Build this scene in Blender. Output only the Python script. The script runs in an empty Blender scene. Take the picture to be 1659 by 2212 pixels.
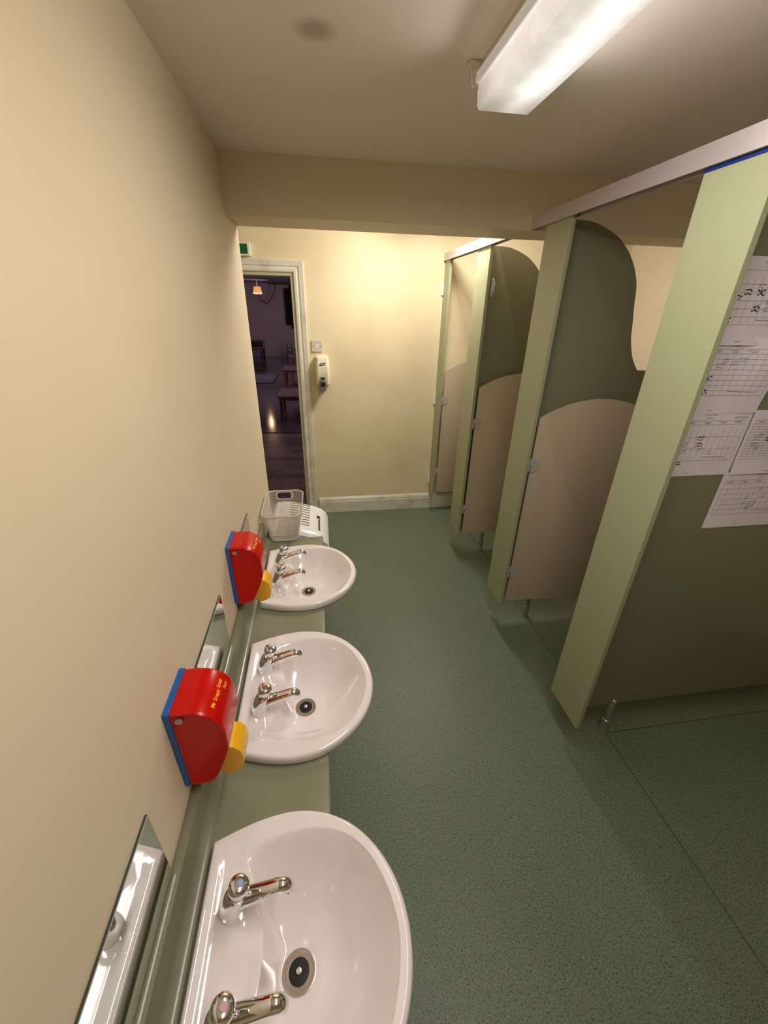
import bpy, bmesh, math, random
from mathutils import Vector, Matrix
random.seed(7)
PI = math.pi
COL = bpy.context.scene.collection
scene = bpy.context.scene

# ------------------------------------------------------------------ camera
CAM_H = 1.755
right = Vector((0.98873788, -0.1483959, 0.01939207))
down = Vector((-0.04984849, -0.44873301, -0.89227452))
fwd = Vector((0.14111175, 0.88125895, -0.45107664))
cd = bpy.data.cameras.new('camera')
cd.sensor_fit = 'VERTICAL'
cd.sensor_height = 24.0
cd.lens = 870.0 / 2212.0 * 24.0
cd.clip_start = 0.02
cd.clip_end = 60
cam = bpy.data.objects.new('camera', cd)
COL.objects.link(cam)
up, back = -down, -fwd
cam.matrix_world = Matrix(((right.x, up.x, back.x, 0.0), (right.y, up.y, back.y, 0.0),
                           (right.z, up.z, back.z, CAM_H), (0, 0, 0, 1)))
scene.camera = cam

# ------------------------------------------------------------------ world, exposure
w = bpy.data.worlds.new('world')
scene.world = w
w.use_nodes = True
w.node_tree.nodes['Background'].inputs[0].default_value = (0.010, 0.010, 0.014, 1)
w.node_tree.nodes['Background'].inputs[1].default_value = 1.0
vs = scene.view_settings
scene.display_settings.display_device = 'sRGB'
vs.view_transform = 'Standard'
vs.look = 'None'
vs.gamma = 1.0
vs.use_curve_mapping = False
vs.exposure = 0.0


def area(name, loc, sx, sy, power, col, direction, spread=180):
    l = bpy.data.lights.new(name, 'AREA')
    l.shape = 'RECTANGLE'
    l.size, l.size_y = sx, sy
    l.energy = power
    l.color = col
    l.spread = math.radians(spread)
    o = bpy.data.objects.new(name, l)
    COL.objects.link(o)
    o.location = loc
    d = Vector(direction).normalized()
    yax = Vector((0, 1, 0)) if abs(d.y) < 0.9 else Vector((0, 0, 1))
    z = -d
    x = yax.cross(z).normalized()
    y = z.cross(x)
    o.rotation_euler = Matrix((x, y, z)).transposed().to_euler()
    o.visible_camera = False
    return o


WARM = (1.0, 0.93, 0.875)
# the light of the ceiling fitting in view (tube behind its diffuser)
area('lamp_bottom', (0.490, 0.55, 2.194), 0.13, 1.44, 12.5, WARM, (0, 0, -1))
area('lamp_side_left', (0.409, 0.55, 2.232), 0.05, 1.44, 2.6, WARM, (-1, 0, -0.55), 130)
area('lamp_side_right', (0.571, 0.55, 2.232), 0.05, 1.44, 2.6, WARM, (1, 0, -0.38), 145)
# the fitting of the far part of the room, behind the beam
area('lamp_far_bottom', (0.84, 2.86, 2.328), 0.13, 0.52, 13.0, WARM, (0, 0, -1))
area('lamp_far_side_left', (0.76, 2.86, 2.365), 0.05, 0.52, 11.0, WARM, (-1, 0.05, -0.5), 140)
area('lamp_far_side_right', (0.92, 2.86, 2.365), 0.05, 0.52, 7.5, WARM, (1, 0.05, -0.5), 140)
# dim fill light added for the hall, as from an unseen right-hand window
area('hall_fill', (2.9, 9.5, 1.6), 1.2, 5.0, 125.0, (0.88, 0.74, 0.94), (-1, 0, 0))

# ------------------------------------------------------------------ helpers


class MB:
    """collects geometry; build() links it as ONE mesh object"""

    def __init__(self):
        self.bm = bmesh.new()

    def box(self, lo, hi, bevel=0.0, seg=2):
        ret = bmesh.ops.create_cube(self.bm, size=1.0)
        vs_ = ret['verts']
        for v in vs_:
            v.co = Vector([(lo[i] + hi[i]) / 2 + v.co[i] * (hi[i] - lo[i]) for i in range(3)])
        if bevel > 0:
            es = list({e for v in vs_ for e in v.link_edges})
            bmesh.ops.bevel(self.bm, geom=es, offset=bevel, segments=seg, affect='EDGES', profile=0.5)
        return self

    def prism(self, pts, axis, a, b, bevel=0.0, seg=2):
        """pts 2-D polygon; axis the extrusion axis; pts fill the other two axes in order"""
        def mk(p, t):
            q = [p[0], p[1]]
            q.insert(axis, t)
            return Vector(q)
        va = [self.bm.verts.new(mk(p, a)) for p in pts]
        vb = [self.bm.verts.new(mk(p, b)) for p in pts]
        n = len(pts)
        fs = [self.bm.faces.new(va), self.bm.faces.new(vb[::-1])]
        for i in range(n):
            j = (i + 1) % n
            fs.append(self.bm.faces.new((va[j], va[i], vb[i], vb[j])))
        if bevel > 0:
            es = list(set(list(fs[0].edges) + list(fs[1].edges)))
            bmesh.ops.bevel(self.bm, geom=es, offset=bevel, segments=seg, affect='EDGES', profile=0.5)
        return self

    def rings(self, rings, close=True, cap0=True, cap1=True):
        vv = [[self.bm.verts.new(Vector(p)) for p in r] for r in rings]
        n = len(vv[0])
        for a, b in zip(vv, vv[1:]):
            for i in range(n if close else n - 1):
                j = (i + 1) % n
                try:
                    self.bm.faces.new((a[i], a[j], b[j], b[i]))
                except ValueError:
                    pass
        if cap0:
            self.bm.faces.new(vv[0][::-1])
        if cap1:
            self.bm.faces.new(vv[-1])
        return self

    def tube(self, pts, radii, n=12, flat=1.0, caps=True):
        """swept circle along points; flat squashes the section across its vertical"""
        pts = [Vector(p) for p in pts]
        if not isinstance(radii, (list, tuple)):
            radii = [radii] * len(pts)
        rs = []
        for i, p in enumerate(pts):
            t = (pts[min(i + 1, len(pts) - 1)] - pts[max(i - 1, 0)]).normalized()
            ref = Vector((0, 1, 0)) if abs(t.y) < 0.9 else Vector((0, 0, 1))
            u = ref.cross(t).normalized()
            v = t.cross(u).normalized()
            rs.append([p + (u * math.cos(2 * PI * k / n) * flat + v * math.sin(2 * PI * k / n)) * radii[i] for k in range(n)])
        return self.rings(rs, True, caps, caps)

    def lathe(self, prof, c, n=24, axis=2):
        """prof: (radius, height) list about an axis through c"""
        rs = []
        for r, h in prof:
            ring = []
            for k in range(n):
                a, b = r * math.cos(2 * PI * k / n), r * math.sin(2 * PI * k / n)
                q = [a, b]
                q.insert(axis, h)
                ring.append(Vector(q) + Vector(c))
            rs.append(ring)
        return self.rings(rs)

    def quad(self, a, b, c, d):
        self.bm.faces.new([self.bm.verts.new(Vector(p)) for p in (a, b, c, d)])
        return self

    def build(self, name, mat, parent=None, smooth=False, recalc=True):
        if recalc:
            bmesh.ops.recalc_face_normals(self.bm, faces=self.bm.faces[:])
        me = bpy.data.meshes.new(name)
        self.bm.to_mesh(me)
        self.bm.free()
        me.materials.append(mat)
        if smooth:
            for p in me.polygons:
                p.use_smooth = True
            if smooth != 'all':
                try:
                    me.set_sharp_from_angle(angle=math.radians(smooth if smooth is not True else 40))
                except Exception:
                    pass
        o = bpy.data.objects.new(name, me)
        COL.objects.link(o)
        if parent is not None:
            o.parent = parent
        return o


def thing(name, label, cat, loc=(0, 0, 0), rz=0.0, group=None):
    o = bpy.data.objects.new(name, None)
    o.empty_display_size = 0.05
    COL.objects.link(o)
    o.location = loc
    o.rotation_euler = (0, 0, rz)
    return tag(o, label, cat, group)


def tag(o, label=None, cat=None, group=None):
    if label:
        o['label'] = label
    if cat:
        o['category'] = cat
    if group:
        o['group'] = group
    return o


def struct(o):
    o['kind'] = 'structure'
    return o


def copy_tree(o, parent=None):
    c = o.copy()
    COL.objects.link(c)
    c.parent = parent
    for ch in list(o.children):
        copy_tree(ch, c)
    return c


# ------------------------------------------------------------------ materials
def srgb(r, g, b):
    def f(c):
        c /= 255.0
        return c / 12.92 if c <= 0.04045 else ((c + 0.055) / 1.055) ** 2.4
    return (f(r), f(g), f(b), 1.0)


def mat(name, col, rough=0.5, metal=0.0, noise=None, bump=None, coat=0.0, spec=0.5, emit=None, estr=0.0):
    """noise=(scale, colour2, lo, hi): patchy second colour; bump=(scale, strength)"""
    m = bpy.data.materials.new(name)
    m.use_nodes = True
    nt = m.node_tree
    b = nt.nodes['Principled BSDF']
    b.inputs['Base Color'].default_value = col
    b.inputs['Roughness'].default_value = rough
    b.inputs['Metallic'].default_value = metal
    b.inputs['Specular IOR Level'].default_value = spec
    if coat:
        b.inputs['Coat Weight'].default_value = coat
        b.inputs['Coat Roughness'].default_value = 0.05
    tc = nt.nodes.new('ShaderNodeTexCoord')
    if noise:
        n = nt.nodes.new('ShaderNodeTexNoise')
        n.inputs['Scale'].default_value = noise[0]
        n.inputs['Detail'].default_value = 4
        nt.links.new(tc.outputs['Object'], n.inputs['Vector'])
        r = nt.nodes.new('ShaderNodeMapRange')
        r.inputs['From Min'].default_value = noise[2]
        r.inputs['From Max'].default_value = noise[3]
        nt.links.new(n.outputs['Fac'], r.inputs['Value'])
        mx = nt.nodes.new('ShaderNodeMix')
        mx.data_type = 'RGBA'
        mx.inputs['A'].default_value = col
        mx.inputs['B'].default_value = noise[1]
        nt.links.new(r.outputs['Result'], mx.inputs['Factor'])
        nt.links.new(mx.outputs['Result'], b.inputs['Base Color'])
    if bump:
        n2 = nt.nodes.new('ShaderNodeTexNoise')
        n2.inputs['Scale'].default_value = bump[0]
        n2.inputs['Detail'].default_value = 3
        nt.links.new(tc.outputs['Object'], n2.inputs['Vector'])
        bp = nt.nodes.new('ShaderNodeBump')
        bp.inputs['Strength'].default_value = bump[1]
        bp.inputs['Distance'].default_value = 0.002
        nt.links.new(n2.outputs['Fac'], bp.inputs['Height'])
        nt.links.new(bp.outputs['Normal'], b.inputs['Normal'])
    if emit:
        b.inputs['Emission Color'].default_value = emit
        b.inputs['Emission Strength'].default_value = estr
    return m


M = {}
M['wall'] = mat('cream_wall_paint', srgb(224, 209, 180), 0.55, noise=(1.6, srgb(218, 201, 170), 0.35, 0.75), bump=(60, 0.08), spec=0.35)
M['wall_far'] = mat('pale_yellow_wall_paint', srgb(232, 219, 182), 0.6, noise=(2.2, srgb(222, 207, 168), 0.40, 0.72), bump=(60, 0.08), spec=0.3)
M['ceil_far'] = mat('white_far_ceiling_paint', srgb(235, 228, 214), 0.8)
M['white_gloss'] = mat('white_gloss_paint', srgb(226, 222, 208), 0.28, noise=(9, srgb(204, 196, 176), 0.52, 0.75))
M['jamb'] = mat('cream_jamb_paint', srgb(190, 184, 150), 0.5)
M['green'] = mat('green_laminate', srgb(164, 168, 134), 0.38, noise=(240, srgb(158, 162, 129), 0.4, 0.6), bump=(300, 0.05))
M['green_panel'] = mat('olive_green_laminate', srgb(133, 133, 104), 0.42, noise=(240, srgb(128, 128, 100), 0.4, 0.6))
M['door'] = mat('beige_door_laminate', srgb(200, 183, 157), 0.42, noise=(240, srgb(194, 177, 151), 0.4, 0.6))
M['rail'] = mat('satin_aluminium', srgb(206, 198, 200), 0.38, 0.55)
M['film'] = mat('blue_film', srgb(14, 40, 130), 0.35)
M['steel'] = mat('dull_steel', srgb(172, 168, 160), 0.32, 0.75)
M['hinge'] = mat('grey_metal_hinge', srgb(186, 182, 178), 0.35, 0.1)
M['counter'] = mat('green_worktop_laminate', srgb(136, 137, 112), 0.25, noise=(350, srgb(130, 131, 107), 0.4, 0.6), coat=0.2)
M['ceramic'] = mat('white_ceramic', srgb(240, 232, 230), 0.09, coat=0.6, spec=0.6)
M['chrome'] = mat('chrome', (0.86, 0.86, 0.87, 1), 0.05, 1.0)
M['waste'] = mat('brushed_waste_metal', srgb(196, 186, 176), 0.22, 0.85)
M['black_rubber'] = mat('black_rubber', srgb(14, 13, 17), 0.35)
M['cold'] = mat('blue_indicator', srgb(22, 62, 160), 0.25)
M['hot'] = mat('red_indicator', srgb(150, 58, 40), 0.25)
M['red'] = mat('glossy_red_plastic', srgb(200, 14, 4), 0.2, noise=(700, srgb(186, 11, 3), 0.45, 0.6), spec=0.32)
M['blue'] = mat('blue_plastic', srgb(16, 92, 165), 0.3, noise=(60, srgb(120, 150, 180), 0.68, 0.75))
M['yellow'] = mat('yellow_plastic', srgb(244, 184, 22), 0.35)
M['orange_ink'] = mat('yellow_print', srgb(255, 190, 50), 0.5)
M['mirror'] = mat('mirror_glass', (0.82, 0.86, 0.85, 1), 0.01, 1.0)
M['mirror_edge'] = mat('dark_mirror_edge', srgb(58, 66, 58), 0.3)
M['white_plastic'] = mat('white_plastic', srgb(236, 236, 232), 0.25, coat=0.2)
M['cream_plastic'] = mat('cream_plastic', srgb(238, 228, 200), 0.3, coat=0.2)
M['plate'] = mat('grey_white_plate', srgb(208, 200, 190), 0.4)
M['grey_clear'] = mat('smoky_grey_plastic', srgb(105, 102, 96), 0.15, coat=0.5)
M['dark_slot'] = mat('dark_grey_plastic', srgb(52, 56, 56), 0.4)
M['navy'] = mat('navy_print', srgb(18, 26, 70), 0.4)
M['white_print'] = mat('white_print', srgb(235, 235, 235), 0.5)
M['basket'] = mat('taupe_white_plastic', srgb(214, 206, 192), 0.4)
M['sign_green'] = mat('exit_sign_green', srgb(0, 92, 44), 0.3)
M['paper'] = mat('white_paper', srgb(246, 238, 246), 0.75, noise=(7, srgb(238, 230, 238), 0.4, 0.7))
M['ink'] = mat('grey_ink', srgb(140, 130, 138), 0.7)
M['black_ink'] = mat('black_marker', srgb(14, 13, 15), 0.6)
M['pen'] = mat('violet_pen', srgb(84, 76, 104), 0.6)
M['body'] = mat('fitting_body_white', srgb(216, 206, 188), 0.5)
M['wire'] = mat('clip_wire', srgb(225, 215, 195), 0.3, 0.2)
M['oak'] = mat('brown_table_wood', srgb(140, 84, 62), 0.35, noise=(14, srgb(110, 62, 46), 0.4, 0.65))
M['tabletop'] = mat('worn_table_top', srgb(150, 128, 124), 0.28, noise=(10, srgb(128, 106, 100), 0.4, 0.65))
M['pine'] = mat('bench_wood', srgb(160, 108, 82), 0.5)
M['dark_wood'] = mat('dark_wood', srgb(46, 30, 30), 0.5)
M['rug'] = mat('grey_rug', srgb(150, 146, 160), 0.95, noise=(60, srgb(134, 130, 146), 0.4, 0.6))
M['rug_edge'] = mat('dark_rug_binding', srgb(30, 28, 34), 0.9)
M['hall_wall'] = mat('hall_wall_paint', srgb(176, 160, 166), 0.8)
M['hall_ceiling'] = mat('hall_ceiling_panel', srgb(150, 148, 166), 0.9)
M['curtain'] = mat('dark_plum_curtain', srgb(52, 30, 38), 0.95)
M['night'] = mat('night_window_glass', srgb(12, 12, 20), 0.08)
M['cable'] = mat('dark_cable', srgb(30, 24, 26), 0.6)
M['leaf'] = mat('dark_leaf', srgb(34, 40, 36), 0.6)
M['plank'] = []
for k, c in enumerate([(146, 120, 110), (134, 108, 100), (156, 130, 118), (126, 102, 96)]):
    M['plank'].append(mat('brown_plank_%d' % k, srgb(*c), 0.22, noise=(22, srgb(c[0] - 18, c[1] - 16, c[2] - 16), 0.42, 0.6)))
M['hall_floor'] = mat('dark_glossy_hall_floor', srgb(98, 84, 88), 0.10, noise=(1.1, srgb(112, 98, 104), 0.42, 0.62), bump=(7, 0.10))


def ceiling_material():
    m = mat('white_ceiling_paint', srgb(236, 227, 218), 0.75, bump=(40, 0.06), spec=0.3)
    nt = m.node_tree
    b = nt.nodes['Principled BSDF']
    geo = nt.nodes.new('ShaderNodeNewGeometry')
    n = nt.nodes.new('ShaderNodeTexNoise')
    n.inputs['Scale'].default_value = 18
    nt.links.new(geo.outputs['Position'], n.inputs['Vector'])
    sub = nt.nodes.new('ShaderNodeVectorMath')
    sub.operation = 'DISTANCE'
    sub.inputs[1].default_value = (0.027, 1.259, 2.29)
    nt.links.new(geo.outputs['Position'], sub.inputs[0])
    add = nt.nodes.new('ShaderNodeMath')
    add.operation = 'MULTIPLY_ADD'
    add.inputs[1].default_value = 0.020
    nt.links.new(n.outputs['Fac'], add.inputs[0])
    nt.links.new(sub.outputs['Value'], add.inputs[2])
    r = nt.nodes.new('ShaderNodeMapRange')
    r.inputs['From Min'].default_value = 0.030
    r.inputs['From Max'].default_value = 0.062
    r.inputs['To Min'].default_value = 1.0
    r.inputs['To Max'].default_value = 0.0
    nt.links.new(add.outputs[0], r.inputs['Value'])
    mx = nt.nodes.new('ShaderNodeMix')
    mx.data_type = 'RGBA'
    mx.inputs['A'].default_value = srgb(236, 227, 218)
    mx.inputs['B'].default_value = srgb(190, 179, 168)      # old damp stain
    nt.links.new(r.outputs['Result'], mx.inputs['Factor'])
    nt.links.new(mx.outputs['Result'], b.inputs['Base Color'])
    return m


M['ceil'] = ceiling_material()


def floor_material():
    m = bpy.data.materials.new('green_speckled_vinyl')
    m.use_nodes = True
    nt = m.node_tree
    b = nt.nodes['Principled BSDF']
    tc = nt.nodes.new('ShaderNodeTexCoord')

    def noise(scale, detail=2):
        n = nt.nodes.new('ShaderNodeTexNoise')
        n.inputs['Scale'].default_value = scale
        n.inputs['Detail'].default_value = detail
        nt.links.new(tc.outputs['Object'], n.inputs['Vector'])
        return n.outputs['Fac']

    def rng(v, a, c):
        r = nt.nodes.new('ShaderNodeMapRange')
        r.inputs['From Min'].default_value = a
        r.inputs['From Max'].default_value = c
        nt.links.new(v, r.inputs['Value'])
        return r.outputs['Result']

    def mix(f, a, c):
        mx = nt.nodes.new('ShaderNodeMix')
        mx.data_type = 'RGBA'
        nt.links.new(f, mx.inputs['Factor'])
        for s, v in (('A', a), ('B', c)):
            if hasattr(v, 'is_linked'):
                nt.links.new(v, mx.inputs[s])
            else:
                mx.inputs[s].default_value = v
        return mx.outputs['Result']
    c1 = mix(rng(noise(1.7, 5), 0.35, 0.7), srgb(106, 119, 94), srgb(98, 110, 87))
    c2 = mix(rng(noise(210, 1), 0.55, 0.66), c1, srgb(128, 140, 118))
    c3 = mix(rng(noise(170, 1), 0.56, 0.66), c2, srgb(68, 80, 64))
    nt.links.new(c3, b.inputs['Base Color'])
    b.inputs['Roughness'].default_value = 0.42
    rr = nt.nodes.new('ShaderNodeMapRange')
    rr.inputs['To Min'].default_value = 0.34
    rr.inputs['To Max'].default_value = 0.58
    nt.links.new(noise(260, 2), rr.inputs['Value'])
    nt.links.new(rr.outputs['Result'], b.inputs['Roughness'])
    bp = nt.nodes.new('ShaderNodeBump')
    bp.inputs['Strength'].default_value = 0.2
    bp.inputs['Distance'].default_value = 0.002
    nt.links.new(noise(190, 2), bp.inputs['Height'])
    nt.links.new(bp.outputs['Normal'], b.inputs['Normal'])
    return m


M['floor'] = floor_material()
M['seam'] = mat('dark_weld_line', srgb(66, 72, 60), 0.6)


def diffuser_material():
    m = bpy.data.materials.new('prismatic_light_diffuser')
    m.use_nodes = True
    nt = m.node_tree
    b = nt.nodes['Principled BSDF']
    b.inputs['Base Color'].default_value = srgb(225, 220, 208)
    b.inputs['Roughness'].default_value = 0.25
    tc = nt.nodes.new('ShaderNodeTexCoord')
    sep = nt.nodes.new('ShaderNodeSeparateXYZ')
    nt.links.new(tc.outputs['Object'], sep.inputs[0])
    # the tube behind the plastic: a brighter line along its length, ending short of the cap
    d = nt.nodes.new('ShaderNodeMath')
    d.operation = 'SUBTRACT'
    d.inputs[1].default_value = 0.018
    nt.links.new(sep.outputs['X'], d.inputs[0])
    ab = nt.nodes.new('ShaderNodeMath')
    ab.operation = 'ABSOLUTE'
    nt.links.new(d.outputs[0], ab.inputs[0])
    tube = nt.nodes.new('ShaderNodeMapRange')
    tube.interpolation_type = 'SMOOTHSTEP'
    tube.inputs['From Min'].default_value = 0.0
    tube.inputs['From Max'].default_value = 0.055
    tube.inputs['To Min'].default_value = 1.15
    tube.inputs['To Max'].default_value = 0.60
    nt.links.new(ab.outputs[0], tube.inputs['Value'])
    end = nt.nodes.new('ShaderNodeMapRange')
    end.interpolation_type = 'SMOOTHSTEP'
    end.inputs['From Min'].default_value = 0.60
    end.inputs['From Max'].default_value = 0.75
    end.inputs['To Min'].default_value = 1.0
    end.inputs['To Max'].default_value = 0.45
    nt.links.new(sep.outputs['Y'], end.inputs['Value'])
    n = nt.nodes.new('ShaderNodeTexNoise')
    n.inputs['Scale'].default_value = 30
    n.inputs['Detail'].default_value = 5
    nt.links.new(tc.outputs['Object'], n.inputs['Vector'])
    nr = nt.nodes.new('ShaderNodeMapRange')
    nr.inputs['To Min'].default_value = 0.78
    nr.inputs['To Max'].default_value = 1.22
    nt.links.new(n.outputs['Fac'], nr.inputs['Value'])
    m1 = nt.nodes.new('ShaderNodeMath')
    m1.operation = 'MULTIPLY'
    nt.links.new(tube.outputs['Result'], m1.inputs[0])
    nt.links.new(end.outputs['Result'], m1.inputs[1])
    m2 = nt.nodes.new('ShaderNodeMath')
    m2.operation = 'MULTIPLY'
    nt.links.new(m1.outputs[0], m2.inputs[0])
    nt.links.new(nr.outputs['Result'], m2.inputs[1])
    b.inputs['Emission Color'].default_value = (1.0, 0.95, 0.90, 1)
    nt.links.new(m2.outputs[0], b.inputs['Emission Strength'])
    bp = nt.nodes.new('ShaderNodeBump')
    bp.inputs['Strength'].default_value = 0.5
    bp.inputs['Distance'].default_value = 0.002
    nt.links.new(n.outputs['Fac'], bp.inputs['Height'])
    nt.links.new(bp.outputs['Normal'], b.inputs['Normal'])
    return m


M['diffuser'] = diffuser_material()
M['clear'] = mat('clear_acrylic_lip', srgb(214, 208, 202), 0.14, 0.1, coat=0.6, emit=(1.0, 0.94, 0.88, 1), estr=0.22)  # faint emission stands in for tube light carried through the lip
M['shade'] = mat('warm_lamp_shade', srgb(220, 150, 90), 0.7, emit=(1.0, 0.42, 0.16, 1), estr=0.75)
M['bulb'] = mat('glowing_shade_rim', srgb(255, 230, 190), 0.5, emit=(1.0, 0.80, 0.50, 1), estr=2.2)

# ------------------------------------------------------------------ room shell
XL, YF, ZC = -0.345, 3.50, 2.29
BEAM0, BEAM1, BEAMZ = 2.088, 2.348, 2.084
ZC2 = 2.42                        # ceiling of the far part
XR = XR2 = 2.53                   # right wall behind the cubicles
YN = -1.30                        # wall behind the camera

struct(MB().box((-1.60, YN, -0.10), (XR + 0.1, YF + 0.12, 0.0)).build('floor', M['floor']))
fl = bpy.data.objects['floor']
MB().box((1.237, YN, -0.002), (1.2405, YF - 0.02, 0.0008)).build('floor_seam', M['seam'], fl)
MB().box((1.2405, 1.0425, -0.002), (XR, 1.046, 0.0008)).build('floor_seam', M['seam'], fl)
struct(MB().box((-0.47, YN, ZC), (XR, BEAM0, ZC + 0.1)).build('ceiling', M['ceil']))
struct(MB().box((-1.60, BEAM1, ZC2), (XR + 0.1, YF + 0.12, ZC2 + 0.1)).build('ceiling.001', M['ceil_far']))
struct(MB().box((XL - 0.12, YN, 0), (XL, BEAM1, ZC)).build('wall_left', M['wall']))
struct(MB().box((-1.60, BEAM1 - 0.1, 0), (XL - 0.12, BEAM1, ZC2)).build('wall_left_return', M['wall_far']))
struct(MB().box((-1.60, BEAM1, 0), (-1.50, YF, ZC2)).build('wall_left_far', M['wall_far']))
struct(MB().box((XL, BEAM0, BEAMZ), (XR, BEAM1, ZC + 0.13)).build('trim_1', M['wall']))        # the beam
struct(MB().box((XR, YN, 0), (XR + 0.1, YF, ZC2)).build('wall_right', M['wall']))
struct(MB().box((-0.47, YN - 0.1, 0), (XR + 0.1, YN, ZC)).build('wall_near', M['wall']))
# far wall with the doorway
DX0, DX1, DZ = -0.93, -0.148, 1.985
wf = MB()
wf.box((DX1, YF, 0), (XR2 + 0.1, YF + 0.12, ZC2))
wf.box((-1.60, YF, 0), (DX0, YF + 0.12, ZC2))
wf.box((DX0, YF, DZ), (DX1, YF + 0.12, ZC2))
struct(wf.build('wall_far', M['wall_far']))
# door frame
door = struct(thing('door_1', None, None))
mj = MB()
mj.box((DX1 - 0.030, YF - 0.005, 0), (DX1, YF + 0.125, DZ))
mj.box((DX0, YF - 0.005, 0), (DX0 + 0.030, YF + 0.125, DZ))
mj.box((DX0 + 0.030, YF - 0.005, DZ - 0.030), (DX1 - 0.030, YF + 0.125, DZ))
mj.build('jamb', M['jamb'], door)


def architrave(x0, x1, vertical, a, b, flip):
    """moulded strip; profile in (across, out of the wall)"""
    w_ = 0.075
    prof = [(0, 0), (0, 0.012), (0.006, 0.017), (0.022, 0.018), (0.028, 0.012), (0.036, 0.012), (0.042, 0.018),
            (0.060, 0.020), (0.072, 0.022), (w_, 0.018), (w_, 0)]
    return prof


PR = architrave(0, 0, True, 0, 0, False)
ma = MB()
# right-hand upright, mitred top; left upright; head
xi, zi = DX1 - 0.008, DZ - 0.008


def mitre(mb, prof, path, outs):
    rings_ = []
    for p, o in zip(path, outs):
        rings_.append([Vector((p[0] + o[0] * a, YF - d, p[1] + o[1] * a)) for a, d in prof])
    mb.rings(rings_)


mitre(ma, PR, [(xi, 0), (xi, zi), (DX0 + 0.008, zi), (DX0 + 0.008, 0)], [(1, 0), (1, 1), (-1, 1), (-1, 0)])
ma.build('architrave', M['white_gloss'], door)
# skirting board
sk = [(0, 0), (0.020, 0), (0.020, 0.108), (0.016, 0.114), (0.018, 0.122), (0.014, 0.136), (0.007, 0.148), (0, 0.150)]
ms = MB()
ms.prism([(YF - a, z) for a, z in sk], 0, -0.062, XR2)
struct(ms.build('baseboard_far', M['white_gloss']))

# ------------------------------------------------------------------ far wall things
def text_mesh(s, size, bold=0.0):
    cu = bpy.data.curves.new('lettering', 'FONT')
    cu.body = s
    cu.size = size
    cu.align_x = 'CENTER'
    cu.align_y = 'CENTER'
    cu.offset = bold
    cu.resolution_u = 3
    o = bpy.data.objects.new('lettering', cu)
    COL.objects.link(o)
    dg = bpy.context.evaluated_depsgraph_get()
    me = bpy.data.meshes.new_from_object(o.evaluated_get(dg))
    bpy.data.objects.remove(o)
    bpy.data.curves.remove(cu)
    return me


def lettering(s, size, fn, material, parent, bold=0.0, cut=None):
    me = text_mesh(s, size, bold)
    if cut:
        bm = bmesh.new()
        bm.from_mesh(me)
        bmesh.ops.triangulate(bm, faces=bm.faces[:])
        bmesh.ops.subdivide_edges(bm, edges=[e for e in bm.edges if e.calc_length() > cut], cuts=2)
        bm.to_mesh(me)
        bm.free()
    for v in me.vertices:
        v.co = Vector(fn(v.co.x, v.co.y))
    me.materials.clear()
    me.materials.append(material)
    o = bpy.data.objects.new('lettering', me)
    COL.objects.link(o)
    o.parent = parent
    return o


t = thing('exit_sign', 'green and white exit sign box above the doorway, half hidden by the left wall', 'sign', (-0.59, YF, 2.108))
MB().box((-0.150, -0.034, -0.040), (0.150, 0, 0.042), 0.004).build('housing', M['white_plastic'], t)
MB().box((-0.132, -0.037, -0.028), (0.132, -0.033, 0.032)).build('face_panel', M['sign_green'], t)

t = thing('switch_plate', 'square white switch plate with two screws above the hand sanitiser', 'switch', (-0.009, YF, 1.4765))
MB().box((-0.043, -0.011, -0.043), (0.043, 0, 0.043), 0.004, 3).build('plate', M['plate'], t)
MB().box((-0.010, -0.0125, -0.012), (0.011, -0.010, 0.013), 0.001).build('key_switch', M['cream_plastic'], t)
for sx in (-0.030, 0.030):
    MB().lathe([(0.0035, -0.0118), (0.0035, -0.0105)], (sx, 0, 0), 12, 1).build('screw', M['dark_slot'], t)

t = thing('sanitiser_dispenser', 'cream wall hand sanitiser dispenser with a smoky push bar beside the door frame', 'dispenser', (0.025, YF, 1.293))
body = []
for zz, hw, d in [(-0.112, 0.048, 0.045), (-0.100, 0.055, 0.075), (-0.03, 0.057, 0.098), (0.06, 0.055, 0.096), (0.105, 0.051, 0.080), (0.117, 0.044, 0.040)]:
    c = 0.018
    body.append([(-hw, 0, zz), (-hw, -d + 0.030, zz), (-hw + c, -d, zz), (hw - c, -d, zz), (hw, -d + 0.030, zz), (hw, 0, zz)])
MB().rings(body).build('cover', M['cream_plastic'], t, 30)
lev = []
for zz, hw, d in [(-0.148, 0.020, 0.104), (-0.138, 0.025, 0.116), (-0.085, 0.027, 0.118), (-0.066, 0.024, 0.112), (-0.060, 0.018, 0.100)]:
    lev.append([(-hw, -0.070, zz), (-hw, -d + 0.008, zz), (-hw + 0.006, -d, zz), (hw - 0.006, -d, zz), (hw, -d + 0.008, zz), (hw, -0.070, zz)])
MB().rings(lev).build('push_bar', M['grey_clear'], t, 30)
MB().box((-0.014, -0.122, -0.108), (0.014, -0.116, -0.076), 0.005, 3).build('thumb_pad', M['black_rubber'], t)
MB().prism([(-0.018, -0.040), (0.018, -0.040), (0.015, -0.056), (-0.015, -0.056)], 1, -0.103, -0.095).build('vent', M['dark_slot'], t)
MB().prism([(-0.024, 0.048), (-0.018, 0.066), (0.026, 0.070), (0.020, 0.052), (-0.010, 0.050), (-0.024, 0.044)], 1, -0.0985, -0.094).build('badge', M['navy'], t)
lettering('PURELL', 0.0125, lambda x, y: (x + 0.002, -0.0990, 0.0595 + y + x * 0.06), M['white_print'], t, 0.0003)

# ------------------------------------------------------------------ counter
XB0 = -0.288                       # back edge of the basins
CT = 0.648                         # counter top height
CF = -0.026                        # counter front edge
CY0, CY1 = -0.60, 1.915
BASINS = [0.323, 0.928, 1.548]


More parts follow.
